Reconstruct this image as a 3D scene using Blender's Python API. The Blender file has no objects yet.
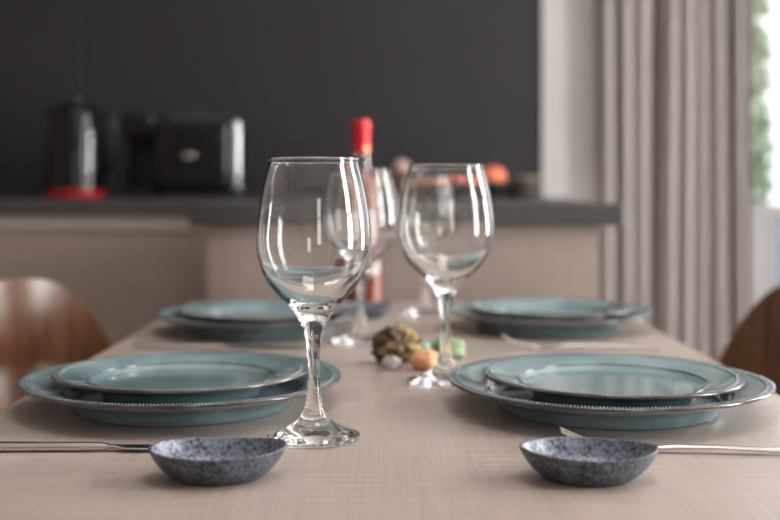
import bpy, bmesh, math, random
from mathutils import Vector, Matrix, noise
S = bpy.context.scene
COL = S.collection
PI = math.pi
rnd = random.Random(7)
TZ = 0.75            # table top height
CZ = 0.922           # worktop height

# ------------------------------------------------------------------ materials
def new_mat(name):
    m = bpy.data.materials.new(name); m.use_nodes = True
    nt = m.node_tree
    return m, nt, nt.nodes['Principled BSDF']

def srgb(r, g, b):
    f = lambda c: (c/255/12.92) if c/255 <= 0.04045 else ((c/255+0.055)/1.055)**2.4
    return (f(r), f(g), f(b), 1)

def ramp(nt, fac, stops):
    r = nt.nodes.new('ShaderNodeValToRGB')
    el = r.color_ramp.elements
    while len(el) < len(stops): el.new(0.5)
    for e, (p, c) in zip(el, stops): e.position = p; e.color = c
    nt.links.new(fac, r.inputs['Fac'])
    return r.outputs['Color']

def noise_tex(nt, scale, detail=4, rough=0.55, stretch=(1, 1, 1), dist=0.0):
    tc = nt.nodes.new('ShaderNodeTexCoord')
    mp = nt.nodes.new('ShaderNodeMapping'); mp.inputs['Scale'].default_value = stretch
    n = nt.nodes.new('ShaderNodeTexNoise')
    n.inputs['Scale'].default_value = scale; n.inputs['Detail'].default_value = detail
    n.inputs['Roughness'].default_value = rough; n.inputs['Distortion'].default_value = dist
    nt.links.new(tc.outputs['Object'], mp.inputs['Vector']); nt.links.new(mp.outputs['Vector'], n.inputs['Vector'])
    return n.outputs['Fac']

def bump(nt, b, fac, strength, distance):
    bp = nt.nodes.new('ShaderNodeBump')
    bp.inputs['Strength'].default_value = strength; bp.inputs['Distance'].default_value = distance
    nt.links.new(fac, bp.inputs['Height']); nt.links.new(bp.outputs['Normal'], b.inputs['Normal'])

def simple(name, col, rough=0.5, metal=0.0, var=0.12, scale=20, stretch=(1, 1, 1), spec=0.5, bmp=0.0, coat=0.0):
    m, nt, b = new_mat(name)
    f = noise_tex(nt, scale, 5, 0.6, stretch)
    lo = tuple(c*(1-var) for c in col[:3]) + (1,)
    hi = tuple(min(1, c*(1+var)) for c in col[:3]) + (1,)
    nt.links.new(ramp(nt, f, [(0.3, lo), (0.7, hi)]), b.inputs['Base Color'])
    b.inputs['Roughness'].default_value = rough; b.inputs['Metallic'].default_value = metal
    b.inputs['Specular IOR Level'].default_value = spec
    b.inputs['Coat Weight'].default_value = coat
    if bmp: bump(nt, b, f, bmp, 0.002)
    return m

def glass_mat(name, col=(1, 1, 1, 1), ior=1.5, rough=0.0):
    m, nt, b = new_mat(name)
    b.inputs['Base Color'].default_value = col
    b.inputs['Transmission Weight'].default_value = 1.0
    b.inputs['IOR'].default_value = ior; b.inputs['Roughness'].default_value = rough
    return m

M = {}
M['glass'] = glass_mat('clear_glass', (0.99, 1.0, 0.995, 1), 1.5)
M['pane'] = glass_mat('window_glass', (0.98, 0.99, 1, 1), 1.05)
M['bottle'] = glass_mat('bottle_glass', (0.93, 0.90, 0.88, 1), 1.45)
M['wine'] = simple('wine', (0.30, 0.065, 0.035), 0.1, var=0.08, spec=0.3)
M['white_wall'] = simple('white_wall', (0.90, 0.895, 0.885), 0.85, var=0.03, scale=6)
M['warm_wall'] = simple('warm_wall', (0.42, 0.37, 0.33), 0.85, var=0.03, scale=6)
M['ceiling'] = simple('ceiling_paint', (0.86, 0.85, 0.83), 0.9, var=0.02, scale=5)
M['charcoal'] = simple('charcoal_panel', (0.030, 0.028, 0.031), 0.45, var=0.05, scale=14, spec=0.18)
M['worktop'] = simple('worktop_laminate', (0.058, 0.055, 0.055), 0.42, var=0.22, scale=160, spec=0.4)
M['cabinet'] = simple('cabinet_taupe', (0.325, 0.262, 0.230), 0.55, var=0.06, scale=30, stretch=(6, 6, 0.4), spec=0.35)
M['rail'] = simple('channel_rail', (0.44, 0.42, 0.385), 0.4, metal=0.0, var=0.04, scale=8)
M['floor'] = None
M['black'] = simple('black_gloss', (0.005, 0.005, 0.006), 0.16, var=0.1, spec=0.4)
M['black_matt'] = simple('black_plastic', (0.010, 0.010, 0.011), 0.45, var=0.1, spec=0.4)
M['red_plastic'] = simple('red_plastic', (0.33, 0.004, 0.008), 0.3, var=0.06)
M['chrome'] = simple('chrome', (0.45, 0.46, 0.48), 0.22, metal=1.0, var=0.02)
M['steel'] = simple('cutlery_steel', (0.66, 0.63, 0.60), 0.2, metal=1.0, var=0.03, scale=40)
M['steel_dark'] = simple('blade_steel', (0.50, 0.49, 0.48), 0.16, metal=1.0, var=0.03, scale=40)
M['red_foil'] = simple('red_foil', (0.52, 0.010, 0.022), 0.32, metal=0.25, var=0.08, scale=60)
M['gold'] = simple('gold_foil', (0.62, 0.33, 0.12), 0.4, metal=0.6, var=0.06)
M['paper'] = simple('label_paper', (0.62, 0.55, 0.52), 0.7, var=0.04)
M['pink_ink'] = simple('label_band', (0.42, 0.16, 0.16), 0.7, var=0.05)
M['frame'] = simple('window_frame', (0.82, 0.82, 0.82), 0.4, var=0.02)
M['leg'] = simple('dark_metal_leg', (0.02, 0.02, 0.02), 0.4, var=0.1)
M['table_leg'] = simple('table_leg', (0.24, 0.19, 0.16), 0.5, var=0.08, stretch=(4, 4, .5))
M['teal_bowl'] = simple('dark_teal_bowl', (0.018, 0.05, 0.058), 0.25, var=0.2)
M['basket'] = simple('basket', (0.04, 0.03, 0.022), 0.7, var=0.5, scale=120, stretch=(1, 1, 3))
M['basket_rim'] = simple('basket_rim', (0.20, 0.15, 0.10), 0.6, var=0.2, scale=90)
M['leaf'] = simple('leaf', (0.46, 0.52, 0.36), 0.6, var=0.35, scale=14)
M['bark'] = simple('bark', (0.12, 0.09, 0.06), 0.8, var=0.3, scale=30)
M['parapet'] = simple('parapet_paint', (0.36, 0.45, 0.60), 0.8, var=0.04, scale=4)
M['coping'] = simple('coping_tile', (0.75, 0.48, 0.36), 0.7, var=0.08)
M['post'] = simple('post_paint', (0.46, 0.42, 0.39), 0.8, var=0.05)
M['balcony'] = simple('balcony_tile', (0.5, 0.48, 0.45), 0.7, var=0.06)

def curtain_mat():
    m, nt, b = new_mat('curtain_linen')
    f = noise_tex(nt, 30, 4, 0.6, (6, 6, 1.0))
    nt.links.new(ramp(nt, f, [(0.3, (0.27, 0.243, 0.235, 1)), (0.7, (0.33, 0.298, 0.288, 1))]), b.inputs['Base Color'])
    b.inputs['Roughness'].default_value = 0.9
    b.inputs['Sheen Weight'].default_value = 0.15
    b.inputs['Specular IOR Level'].default_value = 0.1
    return m
M['curtain'] = curtain_mat()

def table_mat():
    m, nt, b = new_mat('table_wood')
    n1 = noise_tex(nt, 9, 6, 0.65, (1.0, 60, 1))
    n2 = noise_tex(nt, 9, 5, 0.65, (48, 1.0, 1))
    n3 = noise_tex(nt, 3.2, 3, 0.5)
    def math_(op, a, bb):
        x = nt.nodes.new('ShaderNodeMath'); x.operation = op
        for i, v in enumerate((a, bb)):
            if isinstance(v, (int, float)): x.inputs[i].default_value = v
            else: nt.links.new(v, x.inputs[i])
        return x.outputs[0]
    s = math_('ADD', math_('ADD', math_('MULTIPLY', n1, 0.50), math_('MULTIPLY', n2, 0.28)), math_('MULTIPLY', n3, 0.22))
    c = ramp(nt, s, [(0.34, (0.27, 0.215, 0.184, 1)), (0.50, (0.385, 0.318, 0.280, 1)), (0.66, (0.50, 0.432, 0.39, 1))])
    nt.links.new(c, b.inputs['Base Color'])
    b.inputs['Roughness'].default_value = 0.36
    b.inputs['Specular IOR Level'].default_value = 0.45
    bump(nt, b, s, 0.22, 0.0006)
    return m
M['table'] = table_mat()

def floor_mat():
    m, nt, b = new_mat('floor_planks')
    tc = nt.nodes.new('ShaderNodeTexCoord')
    br = nt.nodes.new('ShaderNodeTexBrick')
    br.inputs['Scale'].default_value = 1.0; br.inputs['Brick Width'].default_value = 1.2; br.inputs['Row Height'].default_value = 0.16
    br.inputs['Mortar Size'].default_value = 0.002
    br.inputs['Color1'].default_value = (0.34, 0.27, 0.21, 1); br.inputs['Color2'].default_value = (0.27, 0.21, 0.165, 1)
    br.inputs['Mortar'].default_value = (0.08, 0.06, 0.05, 1)
    nt.links.new(tc.outputs['Object'], br.inputs['Vector']); nt.links.new(br.outputs['Color'], b.inputs['Base Color'])
    b.inputs['Roughness'].default_value = 0.45
    return m
M['floor'] = floor_mat()

def walnut_mat():
    m, nt, b = new_mat('walnut_veneer')
    f = noise_tex(nt, 5, 6, 0.6, (9, 9, 0.8), 0.4)
    nt.links.new(ramp(nt, f, [(0.3, (0.075, 0.028, 0.012, 1)), (0.55, (0.125, 0.052, 0.023, 1)), (0.75, (0.17, 0.074, 0.034, 1))]), b.inputs['Base Color'])
    b.inputs['Roughness'].default_value = 0.25; b.inputs['Specular IOR Level'].default_value = 0.6
    return m
M['walnut'] = walnut_mat()
M['ply_edge'] = simple('plywood_edge', (0.36, 0.19, 0.10), 0.5, var=0.15, scale=60, stretch=(1, 1, 8))

def glaze_mat(name, lo, mid, hi, rough=0.10):
    m, nt, b = new_mat(name)
    f = noise_tex(nt, 16, 6, 0.62, (1, 1, 1), 0.4)
    nt.links.new(ramp(nt, f, [(0.30, lo), (0.52, mid), (0.75, hi)]), b.inputs['Base Color'])
    b.inputs['Roughness'].default_value = rough; b.inputs['Specular IOR Level'].default_value = 0.6
    b.inputs['Coat Weight'].default_value = 0.35; b.inputs['Coat Roughness'].default_value = 0.06
    n2 = noise_tex(nt, 40, 2, 0.5)
    bump(nt, b, n2, 0.06, 0.0015)
    return m
M['glaze'] = glaze_mat('teal_glaze', (0.125, 0.195, 0.218, 1), (0.185, 0.275, 0.298, 1), (0.27, 0.375, 0.392, 1))
M['glaze_bead'] = glaze_mat('teal_bead_glaze', (0.10, 0.12, 0.115, 1), (0.15, 0.19, 0.19, 1), (0.22, 0.28, 0.28, 1), 0.10)
M['rust'] = glaze_mat('rust_edge_glaze', (0.030, 0.020, 0.016, 1), (0.075, 0.052, 0.042, 1), (0.19, 0.17, 0.15, 1), 0.16)

def speckle_mat(name, base, light, dark):
    m, nt, b = new_mat(name)
    f = noise_tex(nt, 330, 2, 0.55)
    f2 = noise_tex(nt, 40, 3, 0.6)
    a = nt.nodes.new('ShaderNodeMath'); a.operation = 'MULTIPLY_ADD'
    nt.links.new(f2, a.inputs[0]); a.inputs[1].default_value = 0.45; nt.links.new(f, a.inputs[2])
    c = ramp(nt, a.outputs[0], [(0.52, dark), (0.69, base), (0.90, light)])
    nt.links.new(c, b.inputs['Base Color'])
    b.inputs['Roughness'].default_value = 0.34; b.inputs['Specular IOR Level'].default_value = 0.5
    return m
M['speckle'] = speckle_mat('speckled_stoneware', (0.060, 0.069, 0.090, 1), (0.135, 0.150, 0.185, 1), (0.012, 0.014, 0.022, 1))
M['speckle_in'] = speckle_mat('speckled_stoneware_glaze', (0.115, 0.135, 0.175, 1), (0.22, 0.25, 0.31, 1), (0.014, 0.017, 0.028, 1))

def rock_mat(name, stops, scale, rough=0.7):
    m, nt, b = new_mat(name)
    f = noise_tex(nt, scale, 8, 0.65, (1, 1, 1), 0.5)
    nt.links.new(ramp(nt, f, stops), b.inputs['Base Color'])
    b.inputs['Roughness'].default_value = rough
    bump(nt, b, f, 0.4, 0.003)
    return m
M['ochre'] = rock_mat('ochre_mineral', [(0.40, (0.022, 0.012, 0.005, 1)), (0.48, (0.13, 0.075, 0.028, 1)), (0.56, (0.45, 0.31, 0.13, 1)), (0.70, (0.74, 0.60, 0.36, 1))], 30, 0.6)
M['grey_stone'] = rock_mat('grey_stone', [(0.3, (0.26, 0.23, 0.21, 1)), (0.7, (0.52, 0.48, 0.45, 1))], 60)
M['peach_stone'] = rock_mat('peach_stone', [(0.3, (0.62, 0.25, 0.11, 1)), (0.7, (0.80, 0.46, 0.26, 1))], 40, 0.45)
M['green_stone'] = rock_mat('green_stone', [(0.3, (0.13, 0.24, 0.11, 1)), (0.7, (0.36, 0.45, 0.25, 1))], 45, 0.45)
M['mint_stone'] = rock_mat('mint_stone', [(0.3, (0.16, 0.36, 0.26, 1)), (0.7, (0.34, 0.52, 0.40, 1))], 45, 0.45)
def fruit_mat(name, a, b_):
    return rock_mat(name, [(0.35, a), (0.65, b_)], 9, 0.35)
M['apple_red'] = fruit_mat('apple_red', (0.60, 0.05, 0.04, 1), (0.75, 0.20, 0.12, 1))
M['peach'] = fruit_mat('peach_skin', (0.70, 0.09, 0.045, 1), (0.78, 0.24, 0.11, 1))
M['orange'] = fruit_mat('orange_skin', (0.80, 0.20, 0.03, 1), (0.88, 0.30, 0.07, 1))
M['lemon'] = fruit_mat('lemon_skin', (0.42, 0.38, 0.09, 1), (0.55, 0.48, 0.16, 1))
M['pear'] = fruit_mat('plum_skin', (0.42, 0.28, 0.24, 1), (0.60, 0.46, 0.40, 1))

# ------------------------------------------------------------------ mesh helpers
def obj(name, bm, mat, parent=None, loc=None, smooth=True, angle=40, kind=None):
    bmesh.ops.recalc_face_normals(bm, faces=bm.faces[:])
    me = bpy.data.meshes.new(name); bm.to_mesh(me); bm.free()
    mats = mat if isinstance(mat, (list, tuple)) else [mat]
    for m in mats: me.materials.append(M[m] if isinstance(m, str) else m)
    if smooth:
        me.polygons.foreach_set('use_smooth', [True]*len(me.polygons))
        me.set_sharp_from_angle(angle=math.radians(angle))
    o = bpy.data.objects.new(name, me); COL.objects.link(o)
    if parent: o.parent = parent
    if loc: o.location = loc
    if kind: o['kind'] = kind
    return o

def tag(o, label, cat, group=None):
    o['label'] = label; o['category'] = cat
    if group: o['group'] = group
    return o

def thing(name, label, cat, loc=(0, 0, 0), rotz=0, group=None):
    o = bpy.data.objects.new(name, None); COL.objects.link(o)
    o.empty_display_size = 0.05
    o.location = loc; o.rotation_euler = (0, 0, rotz)
    return tag(o, label, cat, group)

def dup(root, loc, rotz, label, group=None):
    r = root.copy(); COL.objects.link(r); r.location = loc; r.rotation_euler = (0, 0, rotz)
    r['label'] = label
    if group: r['group'] = group
    for ch in list(root.children):
        c = ch.copy(); COL.objects.link(c); c.parent = r
        for g in list(ch.children):
            d = g.copy(); COL.objects.link(d); d.parent = c
    return r

def NB(): return bmesh.new()

def box(bm, x0, x1, y0, y1, z0, z1, bev=0.0, seg=2):
    r = bmesh.ops.create_cube(bm, size=1.0)
    vs = r['verts']
    for v in vs:
        v.co = Vector(((x0+x1)/2 + v.co.x*(x1-x0), (y0+y1)/2 + v.co.y*(y1-y0), (z0+z1)/2 + v.co.z*(z1-z0)))
    if bev > 0:
        es = list({e for v in vs for e in v.link_edges})
        bmesh.ops.bevel(bm, geom=es, offset=bev, segments=seg, profile=0.5, affect='EDGES')
    return bm

def smooth_profile(pts, n=4):
    """Catmull-Rom through the profile points."""
    out = []
    for i in range(len(pts)-1):
        p0 = pts[max(i-1, 0)]; p1 = pts[i]; p2 = pts[i+1]; p3 = pts[min(i+2, len(pts)-1)]
        for k in range(n):
            t = k/n
            q = []
            for a in range(2):
                q.append(0.5*((2*p1[a]) + (-p0[a]+p2[a])*t + (2*p0[a]-5*p1[a]+4*p2[a]-p3[a])*t*t + (-p0[a]+3*p1[a]-3*p2[a]+p3[a])*t**3))
            out.append((max(q[0], 0), q[1]))
    out.append(pts[-1])
    return out

def lathe(bm, prof, seg=64, c=(0, 0, 0), sx=1.0, sy=1.0, fn=None, closed=False):
    rings = []
    for (r, z) in prof:
        if r < 1e-6:
            p = Vector((c[0], c[1], c[2]+z))
            rings.append([bm.verts.new(p)])
        else:
            ring = []
            for k in range(seg):
                a = 2*PI*k/seg
                x, y, zz = r*math.cos(a)*sx, r*math.sin(a)*sy, z
                if fn: x, y, zz = fn(x, y, zz, a, r)
                ring.append(bm.verts.new((c[0]+x, c[1]+y, c[2]+zz)))
            rings.append(ring)
    pairs = list(zip(rings[:-1], rings[1:]))
    if closed: pairs.append((rings[-1], rings[0]))
    for A, B in pairs:
        if len(A) == 1 and len(B) == 1: continue
        for k in range(seg):
            k2 = (k+1) % seg
            if len(A) == 1: bm.faces.new((A[0], B[k], B[k2]))
            elif len(B) == 1: bm.faces.new((A[k], B[0], A[k2]))
            else: bm.faces.new((A[k], B[k], B[k2], A[k2]))
    return bm

def loft(bm, secs, cap=True):
    """secs: list of equal-length closed loops of points."""
    rs = [[bm.verts.new(p) for p in s] for s in secs]
    n = len(rs[0])
    for A, B in zip(rs[:-1], rs[1:]):
        for k in range(n):
            bm.faces.new((A[k], A[(k+1) % n], B[(k+1) % n], B[k]))
    if cap:
        bm.faces.new(rs[0]); bm.faces.new(list(reversed(rs[-1])))
    return bm

def tube(bm, pts, rad, seg=10, cap=True):
    pts = [Vector(p) for p in pts]
    secs = []
    up = Vector((0, 0, 1))
    for i, p in enumerate(pts):
        t = (pts[min(i+1, len(pts)-1)] - pts[max(i-1, 0)]).normalized()
        a = t.cross(up)
        if a.length < 1e-3: a = t.cross(Vector((1, 0, 0)))
        a.normalize(); b = t.cross(a)
        r = rad[i] if isinstance(rad, (list, tuple)) else rad
        secs.append([p + a*(r*math.cos(2*PI*k/seg)) + b*(r*math.sin(2*PI*k/seg)) for k in range(seg)])
    return loft(bm, secs, cap)

def bez(p0, p1, p2, p3, n=12):
    out = []
    for i in range(n+1):
        t = i/n
        out.append(tuple((1-t)**3*a + 3*(1-t)**2*t*b + 3*(1-t)*t*t*c + t**3*d for a, b, c, d in zip(p0, p1, p2, p3)))
    return out

# ------------------------------------------------------------------ room shell
XL, XR, YB, YF, ZC = -2.4, 2.2, 3.5, -2.6, 2.5
DX0, DX1, DZ = 1.09, 2.05, 2.25           # balcony door opening
def struct(name, bm, mat, parent=None, smooth=False):
    o = obj(name, bm, mat, parent, smooth=smooth)
    if parent is None: o['kind'] = 'structure'
    return o
b = NB(); box(b, XL-.2, XR+.2, YF-.2, YB+.2, -.1, 0); struct('floor', b, 'floor')
b = NB(); box(b, XL-.2, XR+.2, YF-.2, YB+.2, ZC, ZC+.1); struct('ceiling', b, 'ceiling')
b = NB(); box(b, XL-.2, XL, YF-.2, YB+.2, 0, ZC); struct('wall_left', b, 'cabinet')
b = NB(); box(b, XL, DX0, YB, YB+.2, 0, ZC); box(b, DX0, DX1, YB, YB+.2, DZ, ZC); box(b, DX1, XR, YB, YB+.2, 0, ZC)
struct('wall_back', b, 'white_wall')
# right wall with two tall narrow windows
WINS = [(0.20, 0.80), (1.80, 2.40)]
WZ0, WZ1 = 0.35, 2.35
b = NB()
ys = [YF-.2] + [v for w in WINS for v in w] + [YB+.2]
for k in range(0, len(ys), 2): box(b, XR, XR+.2, ys[k], ys[k+1], 0, ZC)
for w in WINS: box(b, XR, XR+.2, w[0], w[1], 0, WZ0); box(b, XR, XR+.2, w[0], w[1], WZ1, ZC)
struct('wall_right', b, 'white_wall')
# wall behind the viewer with one more window
RX0, RX1, RZ0, RZ1 = 0.55, 1.15, 0.65, 2.25
b = NB(); box(b, XL, RX0, YF-.2, YF, 0, ZC); box(b, RX1, XR, YF-.2, YF, 0, ZC)
box(b, RX0, RX1, YF-.2, YF, 0, RZ0); box(b, RX0, RX1, YF-.2, YF, RZ1, ZC)
struct('wall_front', b, 'warm_wall')

def window(name, axis, fix, u0, u1, z0, z1, nu, nz, fw=0.06):
    """a framed window; axis 'x' = in a wall of constant x."""
    def bx(bm, a0, a1, zz0, zz1, d0, d1):
        if axis == 'x': box(bm, fix+d0, fix+d1, a0, a1, zz0, zz1, 0.004, 1)
        else: box(bm, a0, a1, fix+d0, fix+d1, zz0, zz1, 0.004, 1)
    b = NB()
    bx(b, u0, u0+fw, z0, z1, .04, .11); bx(b, u1-fw, u1, z0, z1, .04, .11)
    bx(b, u0+fw, u1-fw, z0, z0+fw, .04, .11); bx(b, u0+fw, u1-fw, z1-fw, z1, .04, .11)
    for i in range(1, nu):
        u = u0 + (u1-u0)*i/nu; bx(b, u-.02, u+.02, z0+fw, z1-fw, .05, .10)
    for i in range(1, nz):
        z = z0 + (z1-z0)*i/nz; bx(b, u0+fw, u1-fw, z-.014, z+.014, .052, .098)
    return struct(name, b, 'frame')
for k, w in enumerate(WINS):
    wn = window('window_%d' % (k+1), 'x', XR, w[0], w[1], WZ0, WZ1, 1, 4)
    b = NB(); box(b, XR-.06, XR+.04, w[0]-.04, w[1]+.04, WZ0-.03, WZ0, .004); obj('window_sill', b, 'frame', wn, smooth=False)
window('window_3', 'y', YF-.15, RX0, RX1, RZ0, RZ1, 1, 3)
# balcony door: frame, two panes, mid rail
b = NB()
box(b, DX0, DX0+.05, YB+.06, YB+.13, 0, DZ, .004, 1); box(b, DX1-.05, DX1, YB+.06, YB+.13, 0, DZ, .004, 1)
box(b, DX0+.05, DX1-.05, YB+.06, YB+.13, DZ-.05, DZ, .004, 1); box(b, DX0+.05, DX1-.05, YB+.06, YB+.13, 0, .09, .004, 1)
d1 = struct('door_1', b, 'frame')
b = NB(); box(b, DX0+.05, DX1-.05, YB+.09, YB+.10, .09, DZ-.05); obj('pane', b, 'pane', d1, smooth=False)
# dark splashback panels on the back wall
PX = 0.489
b = NB(); box(b, -0.982, PX, YB-.02, YB, CZ, ZC, .0015, 1); struct('trim_1', b, 'charcoal')
b = NB(); box(b, XL, -0.985, YB-.02, YB, CZ, ZC, .0015, 1); struct('trim_2', b, 'charcoal')
for nm, x0, x1, y0, y1 in (('baseboard_left', XL, XL+.015, YF, 2.9), ('baseboard_back', 0.50, DX0, YB-.015, YB), ('baseboard_right', XR-.015, XR, YF, YB)):
    b = NB(); box(b, x0, x1, y0, y1, 0, .08, .003, 1); struct(nm, b, 'frame')

# ------------------------------------------------------------------ balcony and greenery outside
b = NB(); box(b, 0.6, 3.6, YB+.2, 5.3, -.1, 0); struct('balcony_floor', b, 'balcony')
t = thing('balcony_parapet', 'blue grey painted parapet wall outside the balcony door', 'parapet', (0, 5.0, 0))
b = NB(); box(b, 0.6, 3.6, 0, .15, 0, .835); obj('wall_body', b, 'parapet', t, smooth=False)
b = NB(); box(b, 0.58, 3.62, -.03, .18, .835, .872, .006); obj('coping', b, 'coping', t, smooth=False)
b = NB(); box(b, 1.50, 1.685, 4.72, 4.96, 0, .875, .004, 1)
tag(obj('balcony_post', b, 'post', smooth=False), 'low beige post outside between the curtain and the blue grey parapet', 'post')
t = thing('garden_tree', 'green leafy tree outside beyond the balcony, beside the curtain edge', 'tree', (1.93, 6.6, -2.0))
b = NB(); tube(b, [(0, 0, 0), (.03, 0, 1.6), (0, .02, 2.9), (-.02, 0, 4.4)], [.09, .075, .06, .025], 10); obj('trunk', b, 'bark', t)
b = NB()
for i in range(5500):
    z = rnd.uniform(2.2, 5.0)
    a = rnd.uniform(0, 2*PI); rr = 0.335*math.sqrt(rnd.random())
    p = Vector((rr*math.cos(a), rr*math.sin(a), z))
    d = Vector((rnd.uniform(-1, 1), rnd.uniform(-1, 1), rnd.uniform(-.6, .8))).normalized()
    s = d.cross(Vector((rnd.random(), rnd.random(), rnd.random()+.1))).normalized()
    L, Wd = rnd.uniform(.09, .15), rnd.uniform(.03, .05)
    n = d.cross(s)*0.008
    v = [b.verts.new(p), b.verts.new(p+d*L*.5+s*Wd+n), b.verts.new(p+d*L), b.verts.new(p+d*L*.5-s*Wd+n)]
    b.faces.new(v)
obj('foliage', b, 'leaf', t, smooth=False)

# ------------------------------------------------------------------ kitchen
PY = 1.95   # end of the peninsula
b = NB(); box(b, -2.39, PX, 2.88, 3.479, CZ-.04, CZ, .002, 1)
tag(obj('worktop', b, 'worktop', smooth=False), 'long dark grey worktop along the back wall under kettle and toaster', 'worktop')
b = NB(); box(b, -0.361, .421, PY, 2.88, CZ-.04, CZ, .002, 1)
tag(obj('worktop', b, 'worktop', smooth=False), 'short dark grey worktop of the peninsula at the far end of table', 'worktop')
t = thing('peninsula_cabinet', 'taupe peninsula cabinet under the short worktop at the end of table', 'cabinet', (0, 0, 0))
b = NB(); box(b, -0.335, .378, PY+.025, 2.90, .09, CZ-.04, .001, 1); obj('body', b, 'cabinet', t, smooth=False)
b = NB(); box(b, -0.30, .34, PY+.07, 2.90, 0, .09); obj('plinth', b, 'black_matt', t, smooth=False)
units = [(-2.39, -1.915, 'base cabinet in the left corner of the kitchen'), (-1.91, -1.305, 'taupe base cabinet left of the one below the kettle'), (-1.30, -0.345, 'taupe base cabinet below kettle and toaster, beside the peninsula'), (-0.30, 0.47, 'taupe base cabinet behind the peninsula, below fruit bowl')]
for i, (x0, x1, lab) in enumerate(units):
    t = thing('base_cabinet', lab, 'cabinet', (0, 0, 0), 0, 'base cabinets along the back wall')
    y0 = 2.925
    b = NB(); box(b, x0, x1, y0, 3.478, .09, CZ-.04); obj('body', b, 'cabinet', t, smooth=False)
    b = NB(); box(b, x0, x1, y0+.05, 3.4, 0, .09); obj('plinth', b, 'black_matt', t, smooth=False)
    if i < 3:
        b = NB(); box(b, x0+.0015, x1-.0015, y0-.02, y0, .10, CZ-.095, .0015, 1); obj('door', b, 'cabinet', t, smooth=False)
        b = NB(); box(b, x0, x1, y0-.014, y0, CZ-.085, CZ-.0405, .002, 1); obj('channel_rail', b, 'rail', t, smooth=False)

# kettle
t = thing('electric_kettle', 'black electric kettle with a red base ring on the back worktop', 'kettle', (-0.905, 3.12, CZ)); t.scale = (1.04, 1.04, 1.10)
b = NB(); lathe(b, [(0, 0), (.078, 0), (.081, .004), (.081, .017), (.078, .0205), (0, .0205)], 48); obj('base', b, 'red_plastic', t)
b = NB(); lathe(b, smooth_profile([(0, .021), (.070, .021), (.077, .030), (.0765, .10), (.071, .16), (.063, .215), (.060, .225), (.052, .232), (0, .234)], 4), 48); obj('body', b, 'black', t)
b = NB(); lathe(b, smooth_profile([(0, .2335), (.050, .2325), (.044, .242), (.020, .248), (.012, .250), (.013, .262), (.008, .267), (0, .268)], 3), 32); obj('lid', b, 'black', t)
b = NB(); loft(b, [[(-.055, -.018, .19), (-.055, .018, .19), (-.058, .018, .222), (-.058, -.018, .222)], [(-.083, -.008, .226), (-.083, .008, .226), (-.087, .010, .240), (-.087, -.010, .240)]]); obj('spout', b, 'black', t, angle=60)
b = NB(); tube(b, bez((.055, 0, .222), (.100, 0, .246), (.110, 0, .20), (.103, 0, .13)) + bez((.103, 0, .13), (.100, 0, .095), (.09, 0, .07), (.072, 0, .062), 6)[1:], .0095, 12); h = obj('handle', b, 'black', t)
b = NB(); lathe(b, [(0, .0), (.010, .0), (.011, .003), (.008, .006), (0, .007)], 20, (.068, -.002, .232)); obj('lid_button', b, 'chrome', t)
b = NB(); box(b, .0715, .0775, -.016, .002, .06, .17, .002); 
bmesh.ops.rotate(b, verts=b.verts, cent=(0, 0, 0), matrix=Matrix.Rotation(-0.62, 3, 'Z')); 
obj('water_gauge', b, 'chrome', t, smooth=False)

# coffee machine between kettle and toaster
t = thing('coffee_machine', 'slim black appliance standing between the kettle and the toaster', 'appliance', (-0.725, 3.23, CZ))
b = NB(); box(b, -.05, .05, -.03, .12, 0, .235, .012, 3); obj('body', b, 'black_matt', t)
b = NB(); box(b, -.048, .048, -.12, -.031, .165, .245, .014, 3); obj('brew_head', b, 'black', t)
b = NB(); box(b, -.046, .046, -.12, -.031, 0, .022, .004); obj('drip_tray', b, 'black_matt', t)
b = NB(); lathe(b, [(0, 0), (.014, 0), (.012, -.018), (0, -.018)], 20, (0, -.078, .1655)); obj('spout', b, 'black_matt', t)

# toaster
t = thing('toaster', 'black two slot toaster with a chrome end on the back worktop', 'toaster', (-0.545, 3.05, CZ)); t.scale = (1, 1, 1.10)
b = NB(); box(b, -.122, .095, 0, .17, .012, .205, .022, 4); obj('body', b, 'black', t)
b = NB(); box(b, .0955, .124, .004, .166, .012, .203, .0135, 4); obj('end_cap', b, 'chrome', t)
b = NB(); box(b, -.115, .118, .008, .162, 0, .0125, .003, 1); obj('base', b, 'black_matt', t)
b = NB()
for y in (.05, .105): box(b, -.085, .07, y, y+.026, .2045, .2085, .0015, 1)
obj('bread_slots', b, 'steel_dark', t, smooth=False)
b = NB(); box(b, -.05, .0, .074, .100, .207, .226, .006, 2); obj('rack_lever', b, 'black_matt', t)
b = NB(); lathe(b, [(0, 0), (.017, 0), (.018, .002), (.015, .004), (0, .004)], 32, sx=1, sy=.45); bmesh.ops.rotate(b, verts=b.verts, cent=(0, 0, 0), matrix=Matrix.Rotation(PI/2, 3, 'X')); obj('badge', b, 'steel', t, loc=(-.022, 0, .108))
b = NB(); box(b, .060, .067, -.003, .001, .03, .125, .001, 1); obj('lever_track', b, 'black', t, smooth=False)
b = NB(); lathe(b, [(0, 0), (.0135, 0), (.0135, .012), (.011, .014), (0, .014)], 28); bmesh.ops.rotate(b, verts=b.verts, cent=(0, 0, 0), matrix=Matrix.Rotation(PI/2, 3, 'X')); obj('browning_knob', b, 'black', t, loc=(.0635, 0, .145))

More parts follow.
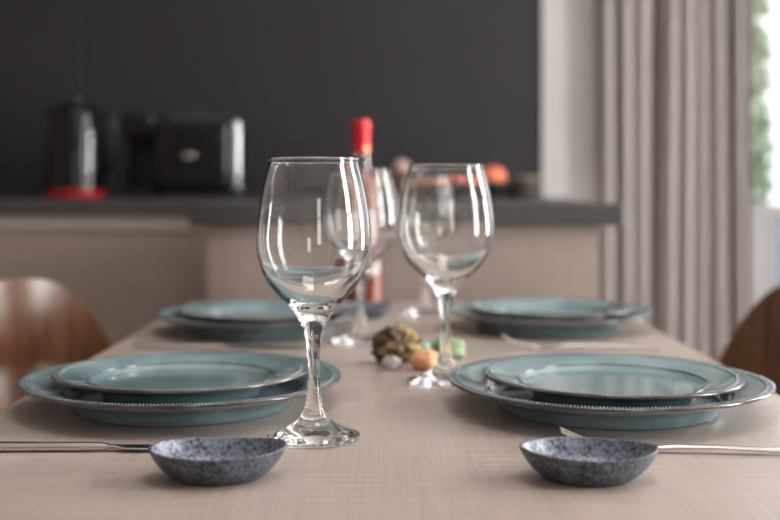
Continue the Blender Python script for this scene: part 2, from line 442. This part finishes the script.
# fruit bowl and fruit
FX, FY = 0.153, 3.16
b = NB(); lathe(b, smooth_profile([(0, 0), (.085, 0), (.092, .003), (.13, .014), (.172, .030), (.188, .042), (.186, .045), (.168, .036), (.128, .021), (.08, .010), (0, .009)], 3), 64, sx=1.10, sy=1.0)
tag(obj('fruit_bowl', b, 'teal_bowl', loc=(FX, FY, CZ)), 'wide dark teal bowl holding fruit on the back worktop', 'bowl')
def fruit(name, mat, lab, x, y, z, r, sz=0.92, stem=True, long=1.0, tilt=0.0):
    t = thing(name, lab, 'fruit', (x, y, z), 0, 'fruit in the dark bowl')
    b = NB()
    prof = []
    for i in range(17):
        a = -PI/2 + PI*i/16
        rr = r*math.cos(a); zz = r*sz*math.sin(a)
        if long == 1.0: zz -= math.copysign(max(0, (1-abs(math.cos(a))*2.2))*r*.14, zz)
        else: rr *= 1; zz *= long
        prof.append((max(rr, 0) if 0 < i < 16 else 0, zz))
    lathe(b, prof, 32, fn=lambda x, y, z, a, q: (x*(1+.02*math.sin(3*a)), y*(1+.02*math.cos(2*a)), z))
    o = obj('skin', b, mat, t); o.rotation_euler = (0, tilt, .4)
    if stem:
        b = NB(); tube(b, [(0, 0, r*sz*.78), (.001, 0, r*sz*.95), (.004, 0, r*sz*1.12)], [.0022, .0018, .0022], 8); obj('stem', b, 'bark', t).rotation_euler = (0, tilt, .4)
BZ = CZ + .012
fruit('peach', 'peach', 'big orange red peach at the right end of the fruit bowl', FX+.142, FY-.03, BZ+.0485, .041, sz=.80)
fruit('orange', 'orange', 'orange fruit in the middle front of the fruit bowl', FX-.012, FY-.088, BZ+.036, .032, stem=False)
fruit('apple', 'apple_red', 'red apple between the orange and the big peach', FX+.056, FY-.080, BZ+.036, .033)
fruit('apple', 'apple_red', 'red apple at the back of the fruit bowl behind the orange', FX+.040, FY+.05, BZ+.038, .035)
fruit('peach', 'peach', 'small orange peach left of the middle of fruit bowl', FX-.078, FY-.070, BZ+.038, .030)
fruit('orange', 'orange', 'orange fruit at the left of bowl below the pinkish plum', FX-.100, FY+.030, BZ+.034, .033, stem=False)
fruit('plum', 'pear', 'dusky pink plum on top of fruit at the left of bowl', FX-.118, FY+.040, BZ+.078, .025, tilt=.3)
fruit('lemon', 'lemon', 'yellow lemon at the far left rim of the fruit bowl', FX-.176, FY-.030, BZ+.047, .022, stem=False, long=1.3, tilt=1.2)

# small basket right of the bowl
t = thing('woven_basket', 'small dark brown woven basket right of the fruit bowl', 'basket', (0.418, 3.37, CZ)); t.scale = (1, 1, .80)
b = NB()
lathe(b, [(0, 0), (.046, 0), (.05, .01), (.052, .07), (.049, .07), (.046, .012), (0, .008)], 40, fn=lambda x, y, z, a, r: (x*(1+.02*math.sin(20*a)*math.cos(z*500)), y*(1+.02*math.sin(20*a)*math.cos(z*500)), z)); obj('body', b, 'basket', t)
b = NB(); lathe(b, [(.047, .068), (.0545, .068), (.0555, .075), (.052, .080), (.047, .077)], 40, closed=True); obj('rim', b, 'basket_rim', t)

# ------------------------------------------------------------------ curtain
b = NB()
nx, nz = 220, 14
X0, X1 = 0.655, 1.128
def phase(u, z): return PI*(8.2*u + 0.16*math.sin(2*PI*u*1.3+.6) + 0.10*math.sin(2*PI*u*3.1+1.0)) + .06*math.sin(z*1.7+u*4)
def cy(u, z):
    amp = .058 + .012*math.sin(2*PI*u*2.3+.8)
    ph = phase(u, z)
    return 3.432 - amp*(1.9*abs(math.sin(ph))**1.0 - .42) - .006*math.sin(ph*3)
def cxx(u, z):
    return X0 + (X1-X0)*u - .008*math.sin(2*phase(u, z)) + .004*math.sin(z*2+u*9)
front = [[b.verts.new((cxx(i/nx, k*2.49/nz), cy(i/nx, k*2.49/nz), .012 + k*(2.484)/nz)) for i in range(nx+1)] for k in range(nz+1)]
for k in range(nz):
    for i in range(nx): b.faces.new((front[k][i], front[k][i+1], front[k+1][i+1], front[k+1][i]))
o = obj('curtain', b, 'curtain', angle=180)
md = o.modifiers.new('thickness', 'SOLIDIFY'); md.thickness = .0025; md.offset = 0
tag(o, 'floor length taupe curtain hanging in folds beside the balcony door', 'curtain')

# ------------------------------------------------------------------ table
t = thing('dining_table', 'taupe wood dining table laid for four, butting the peninsula', 'table', (0.0125, 0.97, 0))
TX0, TX1, TY0, TY1 = -.352-.0125, .377-.0125, -.93, .928
b = NB(); box(b, TX0, TX1, TY0, TY1, TZ-.030, TZ, .002, 2); obj('tabletop', b, 'table', t, smooth=False)
b = NB(); box(b, TX0+.05, TX1-.05, TY0+.06, TY1-.06, TZ-.09, TZ-.0305); obj('apron', b, 'table_leg', t, smooth=False)
for sx in (TX0+.045, TX1-.045):
    for sy in (TY0+.05, TY1-.05):
        b = NB()
        loft(b, [[(sx-.018, sy-.018, 0), (sx+.018, sy-.018, 0), (sx+.018, sy+.018, 0), (sx-.018, sy+.018, 0)], [(sx-.028, sy-.028, TZ-.0305), (sx+.028, sy-.028, TZ-.0305), (sx+.028, sy+.028, TZ-.0305), (sx-.028, sy+.028, TZ-.0305)]])
        obj('leg', b, 'table_leg', t, smooth=False)

# ------------------------------------------------------------------ chairs (moulded tub shells); local +x faces the table
def make_chair(label):
    t = thing('tub_chair', label, 'chair', (0, 0, 0), 0, 'walnut tub chairs at the table')
    R, TH = .250, .012
    nu, nv = 56, 16
    def ztop(u):
        a = abs(u)
        return .813 - .010*a*a - (.135*((a-.60)/.40)**2.1 if a > .60 else 0)
    def P(u, v, off):
        th = u*math.radians(76)
        zb = .46
        z = zb + (ztop(u)-zb)*v
        r = R + off + .022*(v-.5)           # leans outwards
        return (-r*math.cos(th)*1.0, r*math.sin(th)*.985, z)
    b = NB()
    inn = [[b.verts.new(P(-1+2*i/nu, k/nv, -TH/2)) for i in range(nu+1)] for k in range(nv+1)]
    out = [[b.verts.new(P(-1+2*i/nu, k/nv, TH/2)) for i in range(nu+1)] for k in range(nv+1)]
    for k in range(nv):
        for i in range(nu):
            b.faces.new((inn[k][i], inn[k][i+1], inn[k+1][i+1], inn[k+1][i])).material_index = 0
            b.faces.new((out[k][i], out[k+1][i], out[k+1][i+1], out[k][i+1])).material_index = 0
    for i in range(nu):
        for k in (0, nv): b.faces.new((inn[k][i], inn[k][i+1], out[k][i+1], out[k][i])).material_index = 1
    for k in range(nv):
        for i in (0, nu): b.faces.new((inn[k][i], inn[k+1][i], out[k+1][i], out[k][i])).material_index = 1
    obj('backrest', b, ['walnut', 'ply_edge'], t)
    b = NB()
    lathe(b, [(0, .436), (.20, .436), (.222, .442), (.228, .452), (.222, .460), (.19, .455), (0, .448)], 48, (0.0, 0, 0), sx=1.0, sy=.98)
    obj('seat', b, 'walnut', t)
    for sx in (1, -1):
        for sy in (1, -1):
            b = NB(); tube(b, [(sx*.20, sy*.20, 0), (sx*.165, sy*.16, .25), (sx*.13, sy*.125, .4365)], [.009, .011, .013], 12); obj('leg', b, 'leg', t)
    for th in (-.9, .9):
        b = NB(); tube(b, [(-.19*math.cos(th), .19*math.sin(th), .445), (-.225*math.cos(th), .222*math.sin(th), .468), (-.236*math.cos(th), .232*math.sin(th), .52)], .008, 10); obj('back_bracket', b, 'leg', t)
    return t
chair = make_chair('glossy walnut tub chair on the left side of the table')
chair.location = (-.372, 1.50, 0)
dup(chair, (.465, 1.50, 0), PI, 'dark walnut tub chair on the right side of the table, near curtain')

# ------------------------------------------------------------------ plates
def ring_fn(wob, ph):
    def fn(x, y, z, a, r):
        k = (r/.146)**3
        w = wob*math.sin(2*a+ph)*k + wob*.6*math.sin(3*a+ph*2)*k
        s = 1 + .004*math.sin(3*a+ph)*k + .003*math.sin(5*a+2*ph)*k
        return x*s, y*s, z+w
    return fn
def plate(kind, label, group, loc, rot, ph):
    big = kind == 'dinner'
    t = thing('dinner_plate' if big else 'salad_plate', label, 'plate', loc, rot, group)
    fn = ring_fn(.0007, ph)
    if big:
        prof = [(0, .004), (.086, .004), (.090, .0), (.098, .0), (.101, .003), (.1035, .0085), (.108, .0125), (.120, .0165), (.134, .0205), (.1435, .0236), (.1455, .0250), (.1455, .0262), (.1440, .0270), (.1405, .0266), (.132, .0248), (.119, .0215), (.112, .0190), (.108, .0150), (.104, .0105), (.098, .0082), (.05, .0078), (0, .0077)]
        er, ez, br, bz = .1448, .0258, .1382, .0268
    else:
        prof = [(0, .008), (.05, .007), (.058, .0035), (.061, 0), (.068, 0), (.071, .003), (.0735, .0090), (.078, .0125), (.090, .0160), (.104, .0192), (.1118, .0210), (.1136, .0220), (.1136, .0229), (.1122, .0235), (.109, .0230), (.102, .0216), (.091, .0192), (.085, .0176), (.080, .0154), (.076, .0134), (.070, .0124), (.04, .0120), (0, .0119)]
        er, ez, br, bz = .1130, .0225, .1068, .0232
    b = NB(); lathe(b, smooth_profile(prof, 3), 112, fn=fn); obj('dish_body', b, 'glaze', t, angle=60)
    b = NB()
    lathe(b, [(er+.0012*math.cos(q), ez+.0014*math.sin(q)) for q in [2*PI*i/10 for i in range(10)]], 112, fn=fn, closed=True)
    obj('glazed_edge', b, 'rust', t)
    wr, wz = (.1075, .0152) if big else (.0828, .0169)
    b = NB()
    lathe(b, [(wr+.0007*math.cos(q), wz+.0008*math.sin(q)) for q in [2*PI*i/8 for i in range(8)]], 112, fn=fn, closed=True)
    obj('well_ring', b, 'rust', t)
    b = NB()
    n = int(2*PI*br/.0029)
    base = bmesh.new(); bmesh.ops.create_icosphere(base, subdivisions=1, radius=.00128)
    vs = [v.co.copy() for v in base.verts]; fs = [[v.index for v in f.verts] for f in base.faces]; base.free()
    for i in range(n):
        a = 2*PI*i/n
        x, y, z = fn(br*math.cos(a), br*math.sin(a), bz-.0003, a, br)
        nv = [b.verts.new((x+c.x, y+c.y, z+c.z*.8)) for c in vs]
        for f in fs: b.faces.new([nv[j] for j in f])
    obj('beaded_rim', b, 'glaze_bead', t, angle=180)
    return t
spots = [('front left setting, nearest the speckled dish', -.1905, 1.002, -.1925, 1.003), ('front right setting', .1985, .990, .2025, .990), ('back left setting', -.178, 1.515, -.181, 1.517), ('back right setting', .226, 1.545, .228, 1.545)]
LB = ['large teal dinner plate under salad plate at front left of table', 'large teal dinner plate under salad plate at front right of table', 'large teal dinner plate under salad plate at back left of table', 'large teal dinner plate under salad plate at back right of table']
LS = ['teal salad plate stacked on the front left dinner plate', 'teal salad plate stacked on the front right dinner plate', 'teal salad plate stacked on the back left dinner plate', 'teal salad plate stacked on the back right dinner plate']
for i, (_, x, y, x2, y2) in enumerate(spots):
    plate('dinner', LB[i], 'teal dinner plates', (x, y, TZ), 1.3*i+.4, 1.1*i)
    p = plate('salad', LS[i], 'teal salad plates', (x2, y2, TZ+.0080), .9*i+.2, 1.7*i+.5)
    p.scale = (1.025, 1.025, 1.0)
    if i == 0: p.rotation_euler = (-.012, 0, 0); p.location.z += .0008

# ------------------------------------------------------------------ wine glasses
outer = [(0, .0005), (.030, .0002), (.0348, .0008), (.0358, .0022), (.0350, .0036), (.030, .0052), (.0225, .0085), (.0150, .0130), (.0105, .0180), (.0078, .0240), (.0060, .0320), (.0049, .042), (.0045, .052), (.0047, .064), (.0056, .075), (.0074, .084), (.0100, .0915), (.0142, .0995), (.0205, .1075), (.0285, .1155), (.0360, .1255), (.0415, .1385), (.0440, .1500), (.0446, .1580), (.0437, .1720), (.0412, .1910), (.0378, .2080), (.0347, .2205), (.0351, .2222), (.0348, .2238)]
inner = [(.0341, .2242), (.0334, .2236), (.0332, .2222), (.0337, .2200), (.0368, .2080), (.0402, .1910), (.0427, .1720), (.0435, .1580), (.0428, .1500), (.0402, .1390), (.0346, .1275), (.0270, .1185), (.0190, .1115), (.0120, .1070), (.0060, .1050), (0, .1044)]
def wine_glass(label, x, y, s=1.0):
    t = thing('wine_glass', label, 'wine glass', (x, y, TZ), 0, 'wine glasses on the table')
    b = NB(); lathe(b, smooth_profile(outer, 3) + smooth_profile(inner, 3), 96)
    o = obj('glass_body', b, 'glass', t, angle=180)
    return t
gl = wine_glass('tall clear wine glass in focus beside the front left plates', -.0608, .865)
gl.scale = (1.035, 1.035, 1)
for lab, x, y, s in (('clear wine glass beside the front right plates, coloured stones behind its foot', .0574, 1.112, 1.11), ('blurred wine glass between the ochre rock and wine bottle', -.037, 1.395, 1.09), ('farthest wine glass, seen through the front right glass', .055, 1.70, 1.08)):
    dup(gl, (x, y, TZ), rnd.random(), lab).scale = (s, s, 1)

# ------------------------------------------------------------------ small speckled dishes
def dish(label, x, y, rot, ph):
    t = thing('sauce_dish', label, 'dish', (x, y, TZ), rot, 'speckled sauce dishes')
    def fn(xx, yy, z, a, r):
        k = (r/.047)**2
        return xx*(1+.010*math.sin(2*a+ph)*k), yy*(1+.03*math.sin(3*a+ph)*k), z + .0011*math.cos(2*a)*k + .0005*math.sin(3*a+ph)*k
    prof = [(0, 0), (.026, 0), (.029, .0006), (.0335, .0031), (.0390, .0078), (.0430, .0128), (.0460, .0182), (.0470, .0210), (.0462, .0216), (.0450, .0212)]
    b = NB(); lathe(b, smooth_profile(prof, 3) , 80, sx=1, sy=.74, fn=fn)
    prof2 = [(.0450, .0212), (.0438, .0186), (.0415, .0142), (.037, .0088), (.030, .0052), (.023, .0042), (0, .0038)]
    n0 = len(b.faces)
    lathe(b, smooth_profile(prof2, 3), 80, sx=1, sy=.74, fn=fn)
    b.faces.ensure_lookup_table()
    for f in b.faces[n0:]: f.material_index = 1
    bmesh.ops.remove_doubles(b, verts=b.verts, dist=1e-6)
    obj('bowl', b, ['speckle', 'speckle_in'], t, angle=60)
    return t
dish('small oval speckled blue grey dish at front left of table', -.1186, .747, 0.06, .4)
dish('small oval speckled blue grey dish at front right of table', .1365, .745, -.05, 2.2)
dish('small blurred blue grey dish in front of the wine bottle', -.043, 1.672, .1, 1.3)

# ------------------------------------------------------------------ wine bottle
t = thing('wine_bottle', 'wine bottle with a red foil neck at the far end of table', 'bottle', (-.048, 1.785, TZ)); t.scale = (1, 1, .98)
ob = [(0, .006), (.028, .003), (.033, 0), (.036, .002), (.0375, .008), (.0375, .10), (.0375, .178), (.0360, .196), (.030, .214), (.021, .230), (.0160, .243), (.0145, .256), (.0140, .275), (.0138, .300), (.0145, .301), (.0145, .308), (.0138, .309)]
ib = [(.010, .309), (.0105, .26), (.013, .243), (.018, .229), (.027, .213), (.0330, .196), (.0345, .178), (.0345, .10), (.0345, .012), (.030, .008), (0, .012)]
b = NB(); lathe(b, ob + ib, 48); obj('bottle_body', b, 'bottle', t)
b = NB(); lathe(b, [(0, .0125), (.030, .0085), (.0343, .0125), (.0343, .178), (.0328, .196), (.0270, .2125), (.0180, .2285), (0, .2285)], 40); obj('wine', b, 'wine', t)
b = NB(); lathe(b, [(.0146, .262), (.0150, .262), (.0152, .30), (.0158, .302), (.0158, .312), (.0146, .318), (0, .3185), (0, .3095), (.0149, .3095), (.0147, .30)], 36, closed=False); obj('foil_capsule', b, 'red_foil', t)
def arc_sheet(r, th0, th1, z0, z1, th=.0004, n=24):
    b = NB(); A = []
    for i in range(n+1):
        a = th0 + (th1-th0)*i/n
        A.append([b.verts.new((rr*math.cos(a), rr*math.sin(a), z)) for rr, z in ((r, z0), (r+th, z0), (r+th, z1), (r, z1))])
    for p, q in zip(A[:-1], A[1:]):
        for k in range(4): b.faces.new((p[k], q[k], q[(k+1) % 4], p[(k+1) % 4]))
    b.faces.new(A[0]); b.faces.new(A[-1][::-1])
    return b
lb = obj('label', arc_sheet(.0376, -PI*.88, -PI*.20, .060, .165), 'paper', t)
obj('label_band', arc_sheet(.0381, -PI*.88, -PI*.20, .085, .098), 'pink_ink', lb)
obj('gold_seal', arc_sheet(.0152, -PI*.36, -PI*.16, .265, .273, .0006, 10), 'gold', t)

# ------------------------------------------------------------------ cutlery (local +x runs from handle end to tip)
def sec(x, w, h, z, n=14, p=2.4):
    pts = []
    for k in range(n):
        a = 2*PI*k/n
        c, s = math.cos(a), math.sin(a)
        pts.append((x, w/2*math.copysign(abs(c)**(2/p), c), z + h/2*math.copysign(abs(s)**(2/p), s)))
    return pts
def knife(label, loc, rot):
    t = thing('table_knife', label, 'knife', loc, rot, 'table knives')
    b = NB(); loft(b, [sec(0, .006, .003, .0034), sec(.002, .0125, .0058, .0034), (sec(.03, .0140, .0066, .0034)), sec(.08, .0120, .0066, .0034), sec(.105, .0100, .0062, .0034), sec(.112, .0085, .0046, .0034)]); obj('handle', b, 'steel', t)
    b = NB(); loft(b, [sec(.110, .008, .0040, .0034), sec(.118, .0065, .0030, .0034), sec(.126, .0150, .0018, .0030), sec(.17, .0170, .0014, .0026), sec(.200, .0145, .0012, .0022), sec(.212, .007, .0010, .0020), sec(.215, .002, .0008, .0020)]); obj('blade', b, 'steel_dark', t)
    return t
knife('steel table knife lying in front of the front left plates', (-.327, .824, TZ), 0.0)
knife('blurred steel knife in front of the back left plates', (-.318, 1.345, TZ), 0.0)
def fork(label, loc, rot):
    t = thing('table_fork', label, 'fork', loc, rot, 'table forks')
    b = NB(); loft(b, [sec(0, .008, .002, .0018), sec(.003, .0115, .0026, .0020), sec(.03, .0100, .0028, .0032), sec(.08, .0066, .0030, .0050), sec(.115, .0065, .0040, .0046), sec(.130, .0075, .0034, .0036), sec(.140, .0180, .0026, .0026), sec(.150, .0235, .0022, .0022), sec(.154, .0240, .0020, .0024)]); obj('handle', b, 'steel', t)
    for k in range(4):
        y = -.0095 + k*.00633
        b = NB(); loft(b, [[(p[0], p[1]+y, p[2]) for p in s] for s in (sec(.1535, .0046, .0020, .0024, 8), sec(.165, .0040, .0020, .0038, 8), sec(.180, .0034, .0019, .0078, 8), sec(.192, .0026, .0016, .0128, 8), sec(.199, .0012, .0010, .0162, 8))]); obj('tine', b, 'steel', t)
    return t
fork('steel fork lying in front of the front right plates, behind dish', (.328, .808, TZ), PI-.085)
fork('blurred steel fork in front of the back right plates', (.338, 1.338, TZ), PI-.05)

# ------------------------------------------------------------------ stones in the middle of the table
def stone(name, label, mat, loc, dims, rough, freq, seed, sub=5, facet=0.0):
    b = NB(); bmesh.ops.create_icosphere(b, subdivisions=sub, radius=1.0)
    off = Vector((seed*3.1, seed*1.7, seed*2.3))
    for v in b.verts:
        n = v.co.normalized()
        d = 1 + rough*noise.fractal(n*freq+off, 1.0, 2.0, 5) + rough*.7*noise.noise(n*1.3+off)
        if facet: d -= facet*abs(noise.cell(n*2.2+off))
        v.co = n*d
    lo = [min(v.co[i] for v in b.verts) for i in range(3)]; hi = [max(v.co[i] for v in b.verts) for i in range(3)]
    for v in b.verts:
        q = Vector(((v.co[i]-lo[i])/(hi[i]-lo[i]) for i in range(3)))
        z = max(q.z, .10)                     # flat underside
        v.co = Vector(((q.x-.5)*dims[0], (q.y-.5)*dims[1], (z-.10)/.90*dims[2]))
    return tag(obj(name, b, mat, loc=loc, angle=180), label, 'stone', 'decorative stones')
stone('mineral_rock', 'rugged ochre and brown rock, biggest of the stones in the middle', 'ochre', (.0085, 1.235, TZ), (.062, .050, .045), .26, 2.6, 2, 5)
stone('pebble', 'small pale grey pebble leaning in front of the ochre rock', 'grey_stone', (.0015, 1.193, TZ), (.024, .018, .0155), .14, 1.5, 5)
stone('polished_stone', 'peach orange stone between the ochre rock and glass foot', 'peach_stone', (.0375, 1.192, TZ), (.034, .026, .0235), .12, 1.3, 8)
stone('polished_stone', 'tiny mint green stone touching the right side of ochre rock', 'mint_stone', (.0400, 1.262, TZ), (.017, .018, .021), .12, 1.4, 11)
stone('polished_stone', 'olive green stone behind the front right wine glass stem', 'green_stone', (.068, 1.270, TZ), (.042, .028, .027), .13, 1.4, 14)

# ------------------------------------------------------------------ light
W = bpy.data.worlds.new('sky'); S.world = W; W.use_nodes = True
bg = W.node_tree.nodes['Background']; bg.inputs['Color'].default_value = (0.93, 0.96, 1.0, 1); bg.inputs['Strength'].default_value = 1.6
def area(name, loc, rot, sx, sy, power, col):
    L = bpy.data.lights.new(name, 'AREA'); L.shape = 'RECTANGLE'; L.size = sx; L.size_y = sy; L.energy = power; L.color = col
    o = bpy.data.objects.new(name, L); COL.objects.link(o); o.location = loc; o.rotation_euler = rot
    return o
for w in WINS: area('daylight_right_window', (XR+.20, (w[0]+w[1])/2, (WZ0+WZ1)/2), (0, PI/2, 0), WZ1-WZ0, w[1]-w[0], 92, (1.0, 0.99, 0.985))
area('daylight_rear_window', ((RX0+RX1)/2, YF-.25, (RZ0+RZ1)/2), (PI/2, 0, 0), RX1-RX0, RZ1-RZ0, 12, (1.0, 0.95, 0.90))
area('added_top_fill', (.25, .75, ZC-.02), (0, 0, 0), .55, .55, 8, (1.0, 0.95, 0.90))  # unseen fill lamp added overhead to brighten table and plates, no fixture
p = area('door_portal', ((DX0+DX1)/2, YB+.16, DZ/2), (-PI/2, 0, 0), DX1-DX0, DZ, 1, (1, 1, 1)); p.data.cycles.is_portal = True

# ------------------------------------------------------------------ camera
cd = bpy.data.cameras.new('camera'); cam = bpy.data.objects.new('camera', cd); COL.objects.link(cam)
cam.location = (0, 0, .95); cam.rotation_euler = (PI/2, 0, 0)
cd.sensor_width = 36; cd.lens = 36*1083/780
cd.shift_y = -72/780
cd.clip_start = .01
cd.dof.use_dof = True; cd.dof.focus_distance = .84; cd.dof.aperture_fstop = 3.7
S.camera = cam
S.view_settings.view_transform = 'Standard'; S.view_settings.look = 'None'
S.view_settings.exposure = 0.14; S.view_settings.gamma = 1.0; S.view_settings.use_curve_mapping = False
try:
    S.cycles.max_bounces = 16; S.cycles.transmission_bounces = 16; S.cycles.glossy_bounces = 8; S.cycles.diffuse_bounces = 5
    S.cycles.use_denoising = True; S.cycles.sample_clamp_indirect = 8.0
    S.cycles.blur_glossy = 0.2
except Exception:
    pass
